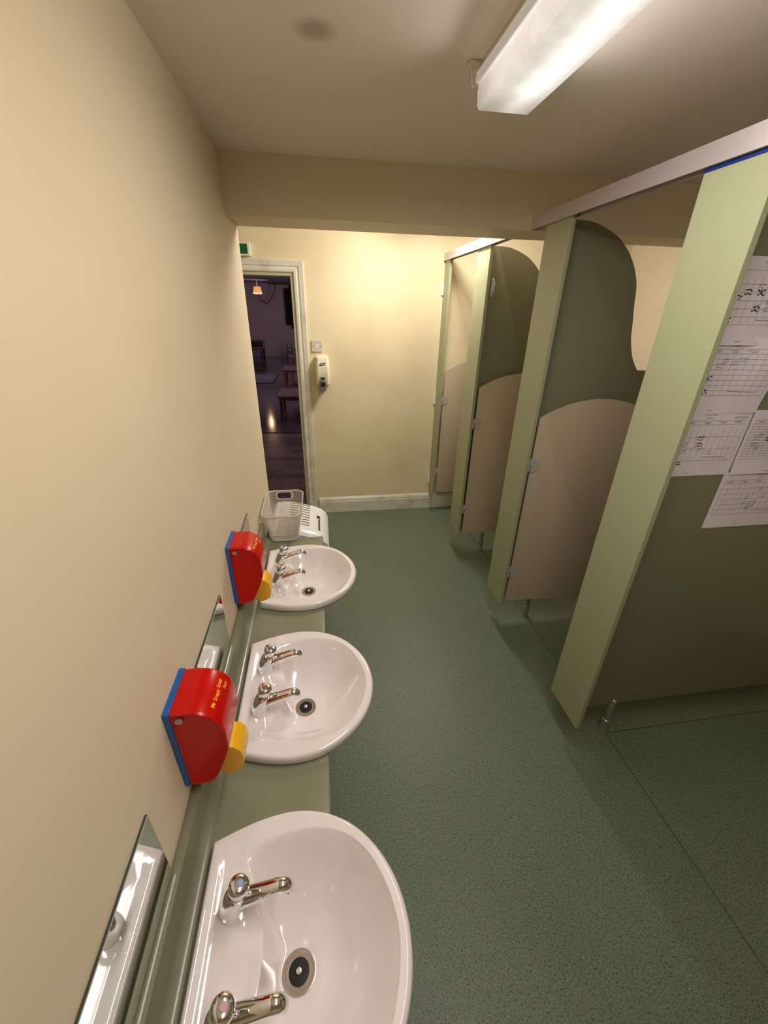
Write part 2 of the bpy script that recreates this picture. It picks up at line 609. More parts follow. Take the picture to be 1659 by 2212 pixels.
def half_w(lx):
    if lx < 0.17:
        return 0.200 + 0.040 * math.sin(PI / 2 * max(lx, 0) / 0.17)
    return 0.240 * math.sqrt(max(0.0, 1 - ((lx - 0.17) / 0.240) ** 2))


counter = thing('vanity_counter', 'long low green laminate counter carrying the three washbasins along the left wall', 'counter')
poly = [(XL + 0.019, CY0), (CF, CY0)]
lxf = CF - XB0
for yc in BASINS:
    prof = [(lx, half_w(lx) - 0.014) for lx in (lxf, 0.23, 0.20, 0.17, 0.12, 0.07, 0.012)]
    for lx, hw in prof:
        poly.append((XB0 + lx, yc - hw))
    for lx, hw in prof[::-1]:
        poly.append((XB0 + lx, yc + hw))
poly += [(CF, CY1), (XL + 0.019, CY1)]
MB().prism(poly, 2, CT - 0.036, CT, 0.006, 3).build('worktop', M['counter'], counter, 30)
up_ = [(XL + 0.001, CT - 0.036), (XL + 0.001, 0.742)]
up_ += [(XL + 0.006, 0.746), (XL + 0.016, 0.746), (XL + 0.021, 0.741)]
for k in range(7):
    a = PI + PI / 2 * k / 6
    up_.append((XL + 0.021 + 0.026 + 0.026 * math.cos(a), CT + 0.0255 + 0.026 * math.sin(a)))
up_ += [(XL + 0.021, CT - 0.0002), (XL + 0.019, CT - 0.036)]
MB().prism(up_, 1, CY0, CY1).build('upstand', M['counter'], counter, 40)
fp = [(CY0 + 0.02, 0.002), (CY1 - 0.02, 0.002), (CY1 - 0.02, CT - 0.037)]
for yc in BASINS[::-1]:
    fp += [(yc + 0.235, CT - 0.037), (yc + 0.235, 0.47), (yc - 0.235, 0.47), (yc - 0.235, CT - 0.037)]
fp += [(CY0 + 0.02, CT - 0.037)]
MB().prism(fp, 0, -0.075, -0.057).build('front_panel', M['counter'], counter)
MB().box((XL + 0.02, CY1 - 0.04, 0.002), (-0.060, CY1 - 0.02, CT - 0.037)).build('end_panel', M['counter'], counter)

# ------------------------------------------------------------------ basins


def spline(pts, n=6):
    out = []
    P_ = [Vector(p) for p in pts]
    for i in range(len(P_) - 1):
        p0 = P_[max(i - 1, 0)]
        p1, p2 = P_[i], P_[i + 1]
        p3 = P_[min(i + 2, len(P_) - 1)]
        for k in range(n):
            s = k / n
            out.append(0.5 * ((2 * p1) + (-p0 + p2) * s + (2 * p0 - 5 * p1 + 4 * p2 - p3) * s * s + (-p0 + 3 * p1 - 3 * p2 + p3) * s ** 3))
    out.append(P_[-1])
    return out


def ray_poly(c, ang, poly_):
    d = Vector((math.cos(ang), math.sin(ang)))
    best = None
    for i in range(len(poly_)):
        a = poly_[i] - c
        b = poly_[(i + 1) % len(poly_)] - c
        e = b - a
        den = d.x * e.y - d.y * e.x
        if abs(den) < 1e-12:
            continue
        tt = (a.x * e.y - a.y * e.x) / den
        uu = (a.x * d.y - a.y * d.x) / den
        if tt > 0 and -1e-9 <= uu <= 1 + 1e-9:
            if best is None or tt > best:
                best = tt
    return best


def smooth01(a, b, x):
    t_ = min(1.0, max(0.0, (x - a) / (b - a)))
    return t_ * t_ * (3 - 2 * t_)


DRAIN = Vector((0.188, 0.0))
BD = 0.112


def basin_mesh():
    outer = []
    n = 40
    for k in range(n + 1):
        lx = 0.410 * (1 - math.cos(PI * k / n)) / 2
        outer.append(Vector((lx, half_w(lx))))
    outer = outer + [Vector((p.x, -p.y)) for p in outer[::-1]]
    bk_ = [(0.084, -0.148), (0.105, -0.10), (0.122, -0.05), (0.128, 0), (0.122, 0.05), (0.105, 0.10), (0.084, 0.148)]
    fr_ = [(0.084, 0.148), (0.106, 0.173), (0.160, 0.190), (0.240, 0.190), (0.312, 0.160), (0.362, 0.095), (0.386, 0.0)]
    fr_ = fr_ + [(x, -y) for x, y in fr_[-2::-1]]
    inner = [Vector((p.x, p.y)) for p in spline(bk_, 8)] + [Vector((p.x, p.y)) for p in spline(fr_, 10)[1:-1]]
    angs = [2 * PI * k / 112 for k in range(112)]
    for cpt in [(0.0, 0.200), (0.084, 0.148)]:
        for sgn in (1, -1):
            a = math.atan2(sgn * cpt[1] - DRAIN.y, cpt[0] - DRAIN.x) % (2 * PI)
            i = min(range(len(angs)), key=lambda q: abs(angs[q] - a))
            angs[i] = a
    O = [DRAIN + Vector((math.cos(a), math.sin(a))) * ray_poly(DRAIN, a, outer) for a in angs]
    B = [DRAIN + Vector((math.cos(a), math.sin(a))) * ray_poly(DRAIN, a, inner) for a in angs]

    def inset(p, d):
        q = p - DRAIN
        return DRAIN + q * (1 - d / q.length)

    def ztop(p):
        ledge = smooth01(0.020, 0.034, p.x) * smooth01(0.185, 0.150, abs(p.y)) * smooth01(0.150, 0.125, p.x)
        return 0.032 - 0.008 * ledge - 0.004 * smooth01(0.30, 0.41, p.x)
    R = []
    # outside of the bowl, up to the rim
    for sc, z in [(0.30, -0.150), (0.62, -0.138), (0.78, -0.095), (0.86, -0.055), (0.895, -0.016), (0.895, 0.0007)]:
        R.append([(DRAIN.x + (p.x - DRAIN.x) * sc, p.y * sc, z) for p in O])
    R.append([(*inset(p, 0.004), 0.0010) for p in O])
    R.append([(*inset(p, 0.0005), 0.006) for p in O])
    R.append([(*p, 0.020) for p in O])
    R.append([(*inset(p, 0.0015), ztop(p) - 0.0055) for p in O])
    R.append([(*inset(p, 0.0045), ztop(p) - 0.0015) for p in O])
    R.append([(*inset(p, 0.009), ztop(inset(p, 0.009))) for p in O])
    for k in range(1, 14):
        s = k / 14
        ring = []
        for o_, b_ in zip(O, B):
            a = inset(o_, 0.009)
            q = a.lerp(b_, s)
            ring.append((q.x, q.y, ztop(q) - 0.002 * smooth01(0.85, 1.0, s)))
        R.append(ring)
    for k in range(0, 21):
        s = 1 - (k / 20) ** 1.15
        ring = []
        for b_ in B:
            d_ = b_ - DRAIN
            c_ = DRAIN + d_.normalized() * 0.0345
            q = c_.lerp(b_, s)
            zB = ztop(b_) - 0.003
            ring.append((q.x, q.y, zB - (BD + zB - 0.029) * (1 - s ** 2.2) ** 1.15))
        R.append(ring)
    mb = MB()
    mb.rings(R, True, True, True)
    return mb


def make_tap(parent, dy, indicator):
    bx, bz = 0.064, 0.0235
    mb = MB()
    mb.tube([(bx, dy, bz - 0.001), (bx, dy, bz + 0.004), (bx, dy, bz + 0.018), (bx + 0.004, dy, bz + 0.036),
             (bx + 0.010, dy, bz + 0.054), (bx + 0.015, dy, bz + 0.066), (bx + 0.017, dy, bz + 0.071)],
            [0.0260, 0.0260, 0.0245, 0.0228, 0.0205, 0.0170, 0.010], 24)
    mb.tube([(bx + 0.004, dy, bz + 0.034), (bx + 0.034, dy, bz + 0.046), (bx + 0.072, dy, bz + 0.058), (bx + 0.094, dy, bz + 0.065),
             (bx + 0.105, dy, bz + 0.065), (bx + 0.111, dy, bz + 0.059), (bx + 0.1125, dy, bz + 0.049), (bx + 0.1125, dy, bz + 0.045)],
            [0.0185, 0.0172, 0.0150, 0.0140, 0.0138, 0.0130, 0.0118, 0.0108], 20, 0.85)
    tap = mb.build('tap', M['chrome'], parent, 50)
    ax = Vector((0.30, 0, 0.95)).normalized()
    o = Vector((bx + 0.014, dy, bz + 0.063))
    prof = [(0.0, 0.0135), (0.006, 0.0135), (0.009, 0.0160), (0.018, 0.0190), (0.028, 0.0200), (0.033, 0.0192), (0.037, 0.0155), (0.0385, 0.0105), (0.039, 0.004)]
    MB().tube([o + ax * h for h, r in prof], [r for h, r in prof], 24).build('tap_head', M['chrome'], tap, 50)
    MB().tube([o + ax * 0.0378, o + ax * 0.0400], [0.0068, 0.0062], 16).build('indicator', indicator, tap)
    return tap


def make_basin():
    root = thing('washbasin', 'x', 'washbasin', (XB0, BASINS[0], CT))
    basin_mesh().build('bowl', M['ceramic'], root, 60)
    make_tap(root, 0.077, M['cold'])
    make_tap(root, -0.077, M['hot'])
    wz = 0.029 - BD
    wst = MB().lathe([(0.012, 0.0005), (0.020, 0.0012), (0.031, 0.0030), (0.0335, 0.0025), (0.034, -0.003)][::-1], (DRAIN.x, 0, wz), 32).build('waste', M['waste'], root, 50)
    MB().lathe([(0.0205, 0.000), (0.0205, 0.0030), (0.014, 0.0034), (0.004, 0.0032)], (DRAIN.x, 0, wz), 28).build('plug', M['black_rubber'], wst, 50)
    MB().lathe([(0.0060, 0.0020), (0.0060, 0.006), (0.0045, 0.0085), (0.0015, 0.0092)], (DRAIN.x, 0, wz), 16).build('pin', M['chrome'], wst, 60)
    return root


b0 = make_basin()
lab = ['white washbasin nearest the camera, with a blue capped tap, cut off by the bottom edge',
       'middle white washbasin on the green counter beside the nearer red soap dispenser',
       'farthest white washbasin on the counter, just before the wire basket']
for i, yc in enumerate(BASINS):
    o = b0 if i == 0 else copy_tree(b0)
    o.location = (XB0, yc, CT)
    tag(o, lab[i], 'washbasin', 'washbasins along the counter')

# ------------------------------------------------------------------ mirrors
lab = ['low mirror strip on the left wall reflecting the nearest washbasin',
       'low mirror strip reflecting the middle washbasin, between the two red dispensers',
       'farthest low mirror strip, behind the farther red dispenser and the wire basket']
for i, (y0, y1) in enumerate([(-0.06, 0.450), (0.690, 1.066), (1.245, 1.630)]):
    t = thing('wall_mirror', lab[i], 'mirror', (XL, y0, 0.748), 0, 'mirrors behind the washbasins')
    MB().box((0.0004, 0, 0), (0.0045, y1 - y0, 0.200)).build('backing', M['mirror_edge'], t)
    MB().box((0.0046, 0.0015, 0.0015), (0.0056, y1 - y0 - 0.0015, 0.1985)).build('glass', M['mirror'], t)

# ------------------------------------------------------------------ red soap dispensers
def bez_round(pts, n=8):
    return [(p.x, p.y) for p in spline(pts, n)]


def make_dispenser():
    root = thing('soap_dispenser', 'x', 'dispenser', (XL, 0.587, 0.0))
    W = 0.122
    MB().prism([(0.0006, 0.788), (0.0006, 1.025), (0.013, 1.024), (0.013, 0.786)], 1, 0, W, 0.002).build('back_plate', M['blue'], root)
    curve = bez_round([(0.013, 1.0225), (0.045, 1.0225), (0.068, 1.017), (0.090, 1.003), (0.103, 0.984), (0.110, 0.958), (0.112, 0.926),
                       (0.110, 0.898), (0.098, 0.862), (0.077, 0.815), (0.066, 0.797), (0.052, 0.788), (0.013, 0.785)], 5)
    ccx, ccz = 0.058, 0.905

    def ring_at(k, y):
        return [(max(0.0131, ccx + (px - ccx) * k), y, ccz + (pz - ccz) * k) for px, pz in curve]
    half = [(0.900, 0.0040), (0.925, 0.0034), (0.940, 0.0012), (0.955, 0.0006), (0.978, 0.0012), (0.994, 0.0035), (1.0, 0.0075)]
    MB().rings([ring_at(k, y) for k, y in half] + [ring_at(k, W - y) for k, y in half[::-1]]).build('cover', M['red'], root, 35)
    prof = [(0.098, 0.866), (0.108, 0.862), (0.122, 0.846), (0.127, 0.825), (0.126, 0.802), (0.118, 0.782), (0.108, 0.774), (0.078, 0.770), (0.070, 0.783), (0.082, 0.820)]
    MB().prism(bez_round(prof + [prof[0]], 4)[:-1], 1, 0.028, W - 0.028, 0.006, 3).build('push_lever', M['yellow'], root, 35)
    lk = MB().lathe([(0.0075, -0.0025), (0.0075, 0.001)], (0.030, 0, 1.005), 20, 1).build('lock', M['waste'], root)
    MB().lathe([(0.0050, -0.0032), (0.0050, 0.0)], (0.030, 0, 1.005), 16, 1).build('lock_core', M['steel'], lk)
    # curved print on the front of the cover: arc length along the profile
    arc = [0.0]
    for a, b in zip(curve, curve[1:]):
        arc.append(arc[-1] + math.hypot(b[0] - a[0], b[1] - a[1]))

    def on_cover(x, y, s0):
        s = s0 - y
        for k in range(len(arc) - 1):
            if arc[k + 1] >= s:
                f = (s - arc[k]) / (arc[k + 1] - arc[k])
                a, b = curve[k], curve[k + 1]
                px, pz = a[0] + (b[0] - a[0]) * f, a[1] + (b[1] - a[1]) * f
                nx, nz = (a[1] - b[1]), (b[0] - a[0])
                l = math.hypot(nx, nz)
                return (px + nx / l * 0.0007, W / 2 + x, pz + nz / l * 0.0007)
        return (curve[-1][0], W / 2 + x, curve[-1][1])
    lettering('Mr Soapy Soap', 0.0125, lambda x, y: on_cover(x, y + abs(x) * 0.06, 0.083), M['orange_ink'], root, 0.0002, 0.004)
    lettering('Says', 0.011, lambda x, y: on_cover(x + 0.030, y, 0.096), M['orange_ink'], root, 0.0002, 0.004)
    return root


d0 = make_dispenser()
d1 = copy_tree(d0)
tag(d0, 'red soap dispenser with blue back and yellow lever, nearer to the camera', 'dispenser', 'red soap dispensers on the left wall')
tag(d1, 'red soap dispenser with blue back and yellow lever, farther away by the last washbasin', 'dispenser', 'red soap dispensers on the left wall')
d1.location = (XL, 1.217, 0.0)

# ------------------------------------------------------------------ basket and hamper at the counter's end
def round_rect(x0, x1, y0, y1, r, n=6):
    pts = []
    for cx, cy, a0 in [(x1 - r, y1 - r, 0), (x0 + r, y1 - r, PI / 2), (x0 + r, y0 + r, PI), (x1 - r, y0 + r, 3 * PI / 2)]:
        for k in range(n + 1):
            a = a0 + PI / 2 * k / n
            pts.append((cx + r * math.cos(a), cy + r * math.sin(a)))
    return pts


def lerp2(a, b, s):
    return [(p[0] + (q[0] - p[0]) * s, p[1] + (q[1] - p[1]) * s) for p, q in zip(a, b)]


bk = thing('wire_basket', 'empty off-white mesh basket with a cut-out handle standing on the end of the counter', 'basket', (-0.24, 2.0, CT + 0.001))
H = 0.157
bot = round_rect(-0.056, 0.084, -0.118, 0.122, 0.035)
top = round_rect(-0.092, 0.112, -0.142, 0.192, 0.045)


def ring_tube(mb, pts, z, r, flat=1.0, n=8):
    m = len(pts)
    rs = []
    for i in range(m):
        p = Vector((pts[i][0], pts[i][1], z))
        a, b = pts[(i - 1) % m], pts[(i + 1) % m]
        tdir = Vector((b[0] - a[0], b[1] - a[1], 0)).normalized()
        nrm = Vector((tdir.y, -tdir.x, 0))
        rs.append([p + nrm * math.cos(2 * PI * k / n) * r + Vector((0, 0, 1)) * math.sin(2 * PI * k / n) * r * flat for k in range(n)])
    vv = [[mb.bm.verts.new(q) for q in rr] for rr in rs]
    for i in range(m):
        a, b = vv[i], vv[(i + 1) % m]
        for k in range(n):
            mb.bm.faces.new((a[k], a[(k + 1) % n], b[(k + 1) % n], b[k]))


mb = MB()
ring_tube(mb, top, H - 0.003, 0.0034, 1.7)
mb.build('rim', M['basket'], bk, 60)
mb = MB()
ring_tube(mb, bot, 0.005, 0.004, 1.1)
mb.build('foot_ring', M['basket'], bk, 60)


def dense(pts, step):
    out = []
    m = len(pts)
    for i in range(m):
        a, b = Vector(pts[i]), Vector(pts[(i + 1) % m])
        k = max(1, int(round((b - a).length / step)))
        for j in range(k):
            out.append((i, j / k))
    return out


def on_ring(pts, key):
    i, s = key
    a, b = pts[i], pts[(i + 1) % len(pts)]
    return (a[0] + (b[0] - a[0]) * s, a[1] + (b[1] - a[1]) * s)


def in_handle(x, y, z):
    return y > 0.12 and abs(x - 0.004) < 0.040 and 0.112 < z < 0.145


mb = MB()
keys = dense(top, 0.0058)
wr = 0.0008
for kx in keys:
    p, q = on_ring(bot, kx), on_ring(top, kx)
    cx, cy = 0.0, 0.02
    nrm = Vector((p[0] - cx, p[1] - cy, 0)).normalized()
    tg = Vector((-nrm.y, nrm.x, 0))
    levels = [0.006, 0.112, 0.145, H - 0.004] if in_handle(q[0], q[1], 0.13) else [0.006, H - 0.004]
    spans = [(levels[0], levels[1]), (levels[2], levels[3])] if len(levels) == 4 else [(levels[0], levels[1])]
    for z0, z1 in spans:
        s0, s1 = z0 / H, z1 / H
        a = Vector((p[0] + (q[0] - p[0]) * s0, p[1] + (q[1] - p[1]) * s0, z0))
        b = Vector((p[0] + (q[0] - p[0]) * s1, p[1] + (q[1] - p[1]) * s1, z1))
        ra = [a + tg * wr, a + nrm * wr, a - tg * wr, a - nrm * wr]
        rb = [b + tg * wr, b + nrm * wr, b - tg * wr, b - nrm * wr]
        mb.rings([ra, rb], True, False, False)
for k in range(1, 26):
    z = H * k / 26
    pts = lerp2(bot, top, k / 26)
    m = len(pts)
    for i in range(m):
        a, b = Vector((*pts[i], z)), Vector((*pts[(i + 1) % m], z))
        nseg = max(1, int((b - a).length / 0.02))
        for j in range(nseg):
            u, v = a.lerp(b, j / nseg), a.lerp(b, (j + 1) / nseg)
            mid = (u + v) / 2
            if in_handle(mid.x, mid.y, z):
                continue
            tdir = (v - u).normalized()
            nrm = Vector((tdir.y, -tdir.x, 0))
            mb.rings([[u + nrm * wr, u + Vector((0, 0, wr)), u - nrm * wr, u - Vector((0, 0, wr))],
                      [v + nrm * wr, v + Vector((0, 0, wr)), v - nrm * wr, v - Vector((0, 0, wr))]], True, False, False)
for k in range(-8, 14):      # mesh floor of the basket
    x = k * 0.006
    mb.box((x - wr, -0.114, 0.004), (x + wr, 0.118, 0.0052))
for k in range(-19, 20):
    y = k * 0.006
    mb.box((-0.052, y - wr, 0.004), (0.078, y + wr, 0.0052))
o = mb.build('wire_mesh', M['basket'], bk)
o['kind'] = 'stuff'
mb = MB()
hp = round_rect(-0.040, 0.048, 0.112, 0.148, 0.012, 4)
yy = lambda z: 0.122 + (0.192 - 0.122) * z / H
rs = []
for hx, hz in hp:
    d = Vector((hx - 0.004, 0, hz - 0.130)).normalized()
    c = Vector((hx, yy(hz), hz))
    rs.append([c + d * math.cos(2 * PI * k / 8) * 0.0055 + Vector((0, 1, 0)) * math.sin(2 * PI * k / 8) * 0.0025 for k in range(8)])
rs.append(rs[0])
mb.rings(rs, True, False, False)
mb.build('handle_frame', M['basket'], bk, 60)
mb = MB()
for lo, hi in [((-0.048, -0.070, 0.003), (0.046, -0.060, 0.008)), ((-0.048, 0.118, 0.003), (0.046, 0.108, 0.008)),
               ((-0.048, -0.060, 0.003), (-0.038, 0.108, 0.008)), ((0.036, -0.060, 0.003), (0.046, 0.108, 0.008))]:
    lo2 = tuple(min(a, b) for a, b in zip(lo, hi))
    hi2 = tuple(max(a, b) for a, b in zip(lo, hi))
    mb.box(lo2, hi2)
mb.build('base_frame', M['basket'], bk)

hm = thing('laundry_hamper', 'white plastic laundry hamper with slotted curved lid behind the counter end', 'hamper', (-0.165, 2.225, 0.0))
HW, HY0, HY1 = 0.171, -0.205, 0.200
MB().rings([[(p[0], p[1], z) for p in round_rect(-HW + ins, HW - ins, HY0 + ins, HY1 - ins, 0.030)] for z, ins in
            [(0.001, 0.022), (0.010, 0.018), (0.40, 0.006), (0.505, 0.002)]]).build('body', M['white_plastic'], hm, 40)


def lid_z(x):                       # x from -HW to HW: rises at the back, rolls over to the front
    pts = [(-0.171, 0.575), (-0.160, 0.618), (-0.138, 0.640), (-0.09, 0.642), (-0.03, 0.632), (0.03, 0.615), (0.09, 0.596), (0.130, 0.578), (0.158, 0.552), (0.171, 0.522)]
    for (x0, z0), (x1, z1) in zip(pts, pts[1:]):
        if x <= x1:
            return z0 + (z1 - z0) * (x - x0) / (x1 - x0)
    return pts[-1][1]


slots = []
for k in range(9):
    yc = -0.105 + k * 0.0325
    for x0, x1 in ((-0.058, -0.007), (0.013, 0.062)):
        slots.append((x0, x1, yc - 0.0065, yc + 0.0065))
xs = sorted(set([-0.171, -0.166, -0.160, -0.150, -0.138, -0.125, -0.118, -0.112, -0.09, -0.058, -0.03, -0.007, 0.013, 0.03, 0.062, 0.09, 0.100, 0.104, 0.124, 0.130, 0.145, 0.158, 0.165, 0.171]))
ys = sorted(set([HY0, HY0 + 0.012, HY0 + 0.03, HY1 - 0.03, HY1 - 0.012, HY1, -0.135, 0.055] + [v for s in slots for v in (s[2], s[3])]))


def lid_pt(x, y):
    z = lid_z(x)
    e = min(y - HY0, HY1 - y)
    z -= 0.020 * (1 - smooth01(0, 0.03, e))
    if 0.099 < x < 0.125 and -0.14 < y < 0.06:
        z -= 0.0                    # handle recess handled below
    if -0.124 < x < -0.113:
        z -= 0.006                  # hinge groove
    return Vector((x, y, z))


mb = MB()
vg = {}
for x in xs:
    for y in ys:
        vg[(x, y)] = mb.bm.verts.new(lid_pt(x, y))
for i in range(len(xs) - 1):
    for j in range(len(ys) - 1):
        cx, cy = (xs[i] + xs[i + 1]) / 2, (ys[j] + ys[j + 1]) / 2
        if any(s[0] < cx < s[1] and s[2] < cy < s[3] for s in slots):
            continue
        if 0.104 < cx < 0.124 and -0.135 < cy < 0.055:
            continue
        mb.bm.faces.new((vg[(xs[i], ys[j])], vg[(xs[i + 1], ys[j])], vg[(xs[i + 1], ys[j + 1])], vg[(xs[i], ys[j + 1])]))
bmesh.ops.recalc_face_normals(mb.bm, faces=mb.bm.faces[:])
geo = bmesh.ops.solidify(mb.bm, geom=mb.bm.faces[:], thickness=0.004)
# skirt of the lid
sk_ = [(x, HY0) for x in xs] + [(HW, y) for y in ys[1:-1]] + [(x, HY1) for x in xs[::-1]] + [(-HW, y) for y in ys[1:-1][::-1]]
mb.rings([[(x, y, lid_pt(x, y).z) for x, y in sk_], [(x * 1.0, y, 0.500) for x, y in sk_]], True, False, False)
mb.build('lid', M['white_plastic'], hm, 35)
mb = MB()
mb.box((0.100, -0.139, 0.562), (0.128, 0.059, 0.566))
mb.box((0.100, -0.139, 0.566), (0.1035, 0.059, 0.590))
mb.build('handle_recess', M['white_plastic'], hm)
MB().box((0.112, -0.120, 0.5662), (0.119, 0.040, 0.5672)).build('handle_slit', M['dark_slot'], hm)

# ------------------------------------------------------------------ ceiling light
lt = thing('fluorescent_light', 'long fluorescent ceiling light with a glowing prismatic diffuser', 'ceiling light', (0.490, 0.55, ZC))
L2 = 0.752
MB().box((-0.068, -L2, -0.028), (0.068, L2, -0.0005), 0.002).build('body', M['body'], lt)
prof = [(-0.071, -0.034), (-0.0715, -0.055), (-0.070, -0.082), (-0.064, -0.0895), (0.064, -0.0895), (0.070, -0.082), (0.0715, -0.055), (0.071, -0.034)]
df = MB().prism(prof, 1, -L2, L2, 0.002).build('diffuser', M['diffuser'], lt, 30)
for sx in (-1, 1):
    lip = MB()
    lip.prism([(sx * 0.0690, -0.0200), (sx * 0.0760, -0.0200), (sx * 0.0785, -0.0235), (sx * 0.0770, -0.0270), (sx * 0.0790, -0.0330), (sx * 0.0785, -0.0395),
               (sx * 0.0755, -0.0420), (sx * 0.0718, -0.0420), (sx * 0.0718, -0.0300), (sx * 0.0690, -0.0300)], 1, -L2, L2)
    lip.build('clear_lip', M['clear'], lt)
for sy in (1, -1):
    c = MB()
    y = sy * (L2 + 0.006)
    c.tube([(-0.072, y, -0.042), (-0.082, y, -0.046), (-0.086, y, -0.038), (-0.090, y, -0.012), (-0.094, y, -0.002), (-0.100, y, -0.006)], 0.0032, 8)
    c.tube([(-0.090, y + sy * 0.010, -0.012), (-0.094, y + sy * 0.010, -0.040), (-0.088, y + sy * 0.010, -0.050)], 0.0026, 8)
    c.box((-0.098, y - 0.010, -0.010), (-0.070, y + 0.012, -0.0005), 0.002)
    c.build('end_clip', M['wire'], lt, 60)

lf = thing('fluorescent_light', 'second ceiling light of the far part, hidden from view above the beam', 'ceiling light', (0.84, 2.86, ZC2))
MB().box((-0.068, -0.30, -0.033), (0.068, 0.30, -0.0005), 0.002).build('body', M['body'], lf)
MB().prism([(a, z) for a, z in prof], 1, -0.29, 0.29, 0.002).build('diffuser', M['diffuser'], lf, 30)

# ------------------------------------------------------------------ cubicles
XP = 0.993
PZ0, PZ1 = 0.187, 2.100
WAVE = [(1.072, 2.092), (1.135, 2.089), (1.204, 2.070), (1.261, 2.045), (1.303, 2.017), (1.341, 1.982), (1.375, 1.939), (1.401, 1.892),
        (1.415, 1.851), (1.424, 1.795), (1.440, 1.722), (1.452, 1.662), (1.467, 1.616), (1.489, 1.568), (1.511, 1.536), (1.537, 1.506)]


def partition(yp, y0, y1, label, xwall, film=False, panel=True, hook=False):
    t = thing('cubicle_partition', label, 'partition', (XP, yp, 0), 0, 'toilet cubicle partitions')
    MB().box((0, y0 - yp, PZ0), (0.018, y1 - yp, PZ1), 0.0015).build('pilaster', M['green'], t)
    if panel:
        wv = [(p.x, p.y) for p in spline(WAVE, 4)]
        out = [(1.012 - XP, 0.185), (xwall - XP - 0.001, 0.185), (xwall - XP - 0.001, 1.506)] + [(x - XP, z) for x, z in wv[::-1]] + [(1.012 - XP, 2.094)]
        MB().prism(out, 1, -0.008, 0.008, 0.001).build('side_panel', M['green_panel'], t, 30)
        ft = MB()
        ft.lathe([(0.021, 0.0005), (0.021, 0.008), (0.0185, 0.012), (0.0180, 0.085), (0.0150, 0.087), (0.0140, 0.150), (0.0140, 0.197), (0.012, 0.207), (0.007, 0.213), (0.001, 0.215)],
                 (1.232 - XP, -0.010, 0), 20)
        ft.build('foot', M['steel'], t, 45)
    if film:
        MB().box((-0.0012, y0 - yp, 2.0765), (-0.0002, y1 - yp, 2.0855)).build('protective_film', M['film'], t)
    if hook:
        h = MB()
        h.box((0.060, -0.0125, 1.83), (0.076, -0.0085, 1.93), 0.003)
        h.tube([(0.068, -0.012, 1.915), (0.068, -0.030, 1.910), (0.068, -0.036, 1.885), (0.068, -0.030, 1.855), (0.068, -0.012, 1.846)], 0.006, 8)
        h.build('coat_hook', M['white_plastic'], t, 50)
    return t


def cubicle_door(parent, yp, hinge_y, wd, tilt, xh=1.028):
    """inward-opened low door; drawn in its own frame, hinge edge at the origin"""
    d = MB()
    R_ = 0.66
    arc = []
    n = 20
    for k in range(n + 1):
        x = wd * k / n
        c = wd / 2
        arc.append((x, 1.392 - 0.092 * (abs(x - c) / c) ** 2.0))
    pts = [(0, 0.213)] + arc + [(wd, 0.213)]
    d.prism(pts, 1, 0, 0.016, 0.001)
    o = d.build('door', M['door'], parent, 30)
    o.location = (xh - XP, hinge_y - yp, 0)
    o.rotation_euler = (0, 0, tilt)
    for z in (1.063, 0.416):
        h = MB()
        disc = [(0.0, z - 0.036)] + [(0.004 + 0.036 * math.sin(PI * k / 14), z - 0.036 * math.cos(PI * k / 14)) for k in range(15)] + [(0.0, z + 0.036)]
        h.prism(disc, 1, -0.004, -0.0002)
        h.box((-0.018, -0.005, z + 0.004), (0.0, 0.002, z + 0.036))
        h.box((-0.017, -0.005, z - 0.030), (-0.006, 0.0, z + 0.004))
        h.build('hinge', M['hinge'], o)
    return o


p1 = partition(1.068, 0.967, 1.169, 'nearest green cubicle partition, with paper sheets pinned on its panel', XR, film=True)
p2 = partition(1.868, 1.767, 1.967, 'middle green cubicle partition with wavy dark panel and beige door', XR)
cubicle_door(p2, 1.868, 1.778, 0.60, -0.066)
p3 = partition(2.676, 2.585, 2.795, 'green cubicle partition just beyond the beam, with beige door', 1.80, hook=True)
cubicle_door(p3, 2.676, 2.590, 0.58, -0.060)
p4 = partition(3.43, 3.365, 3.4995, 'narrow green cubicle post against the far wall, with beige door', XR2, panel=False)
cubicle_door(p4, 3.43, 3.372, 0.56, -0.050)
for z in (1.90, 1.055, 0.31):
    MB().box((-0.014, 0.056, z - 0.045), (-0.0003, 0.0685, z + 0.045), 0.002).build('wall_bracket', M['white_plastic'], p4)

for lb, y0, y1 in (('long aluminium head rail over the near cubicles, ending at the beam', YN + 0.02, BEAM0 - 0.001),
                   ('short aluminium head rail over the far cubicles, behind the beam', 2.372, YF - 0.001)):
    t = thing('head_rail', lb, 'rail', (XP, y0, 2.086), 0, 'head rails over the cubicles')
    ln = y1 - y0
    ch = [(-0.010, 0.0), (-0.010, 0.050), (0.028, 0.050), (0.028, 0.0), (0.0255, 0.0), (0.0255, 0.0475), (-0.0075, 0.0475), (-0.0075, 0.0)]
    MB().prism(ch, 1, 0.0, ln).build('channel', M['rail'], t)
    MB().box((-0.0115, 0.0, 0.0), (-0.0102, ln, 0.006)).build('lip', M['rail'], t)

# ------------------------------------------------------------------ paper sheets on the nearest panel
SW, SH = 0.297, 0.210
YP = 1.0598


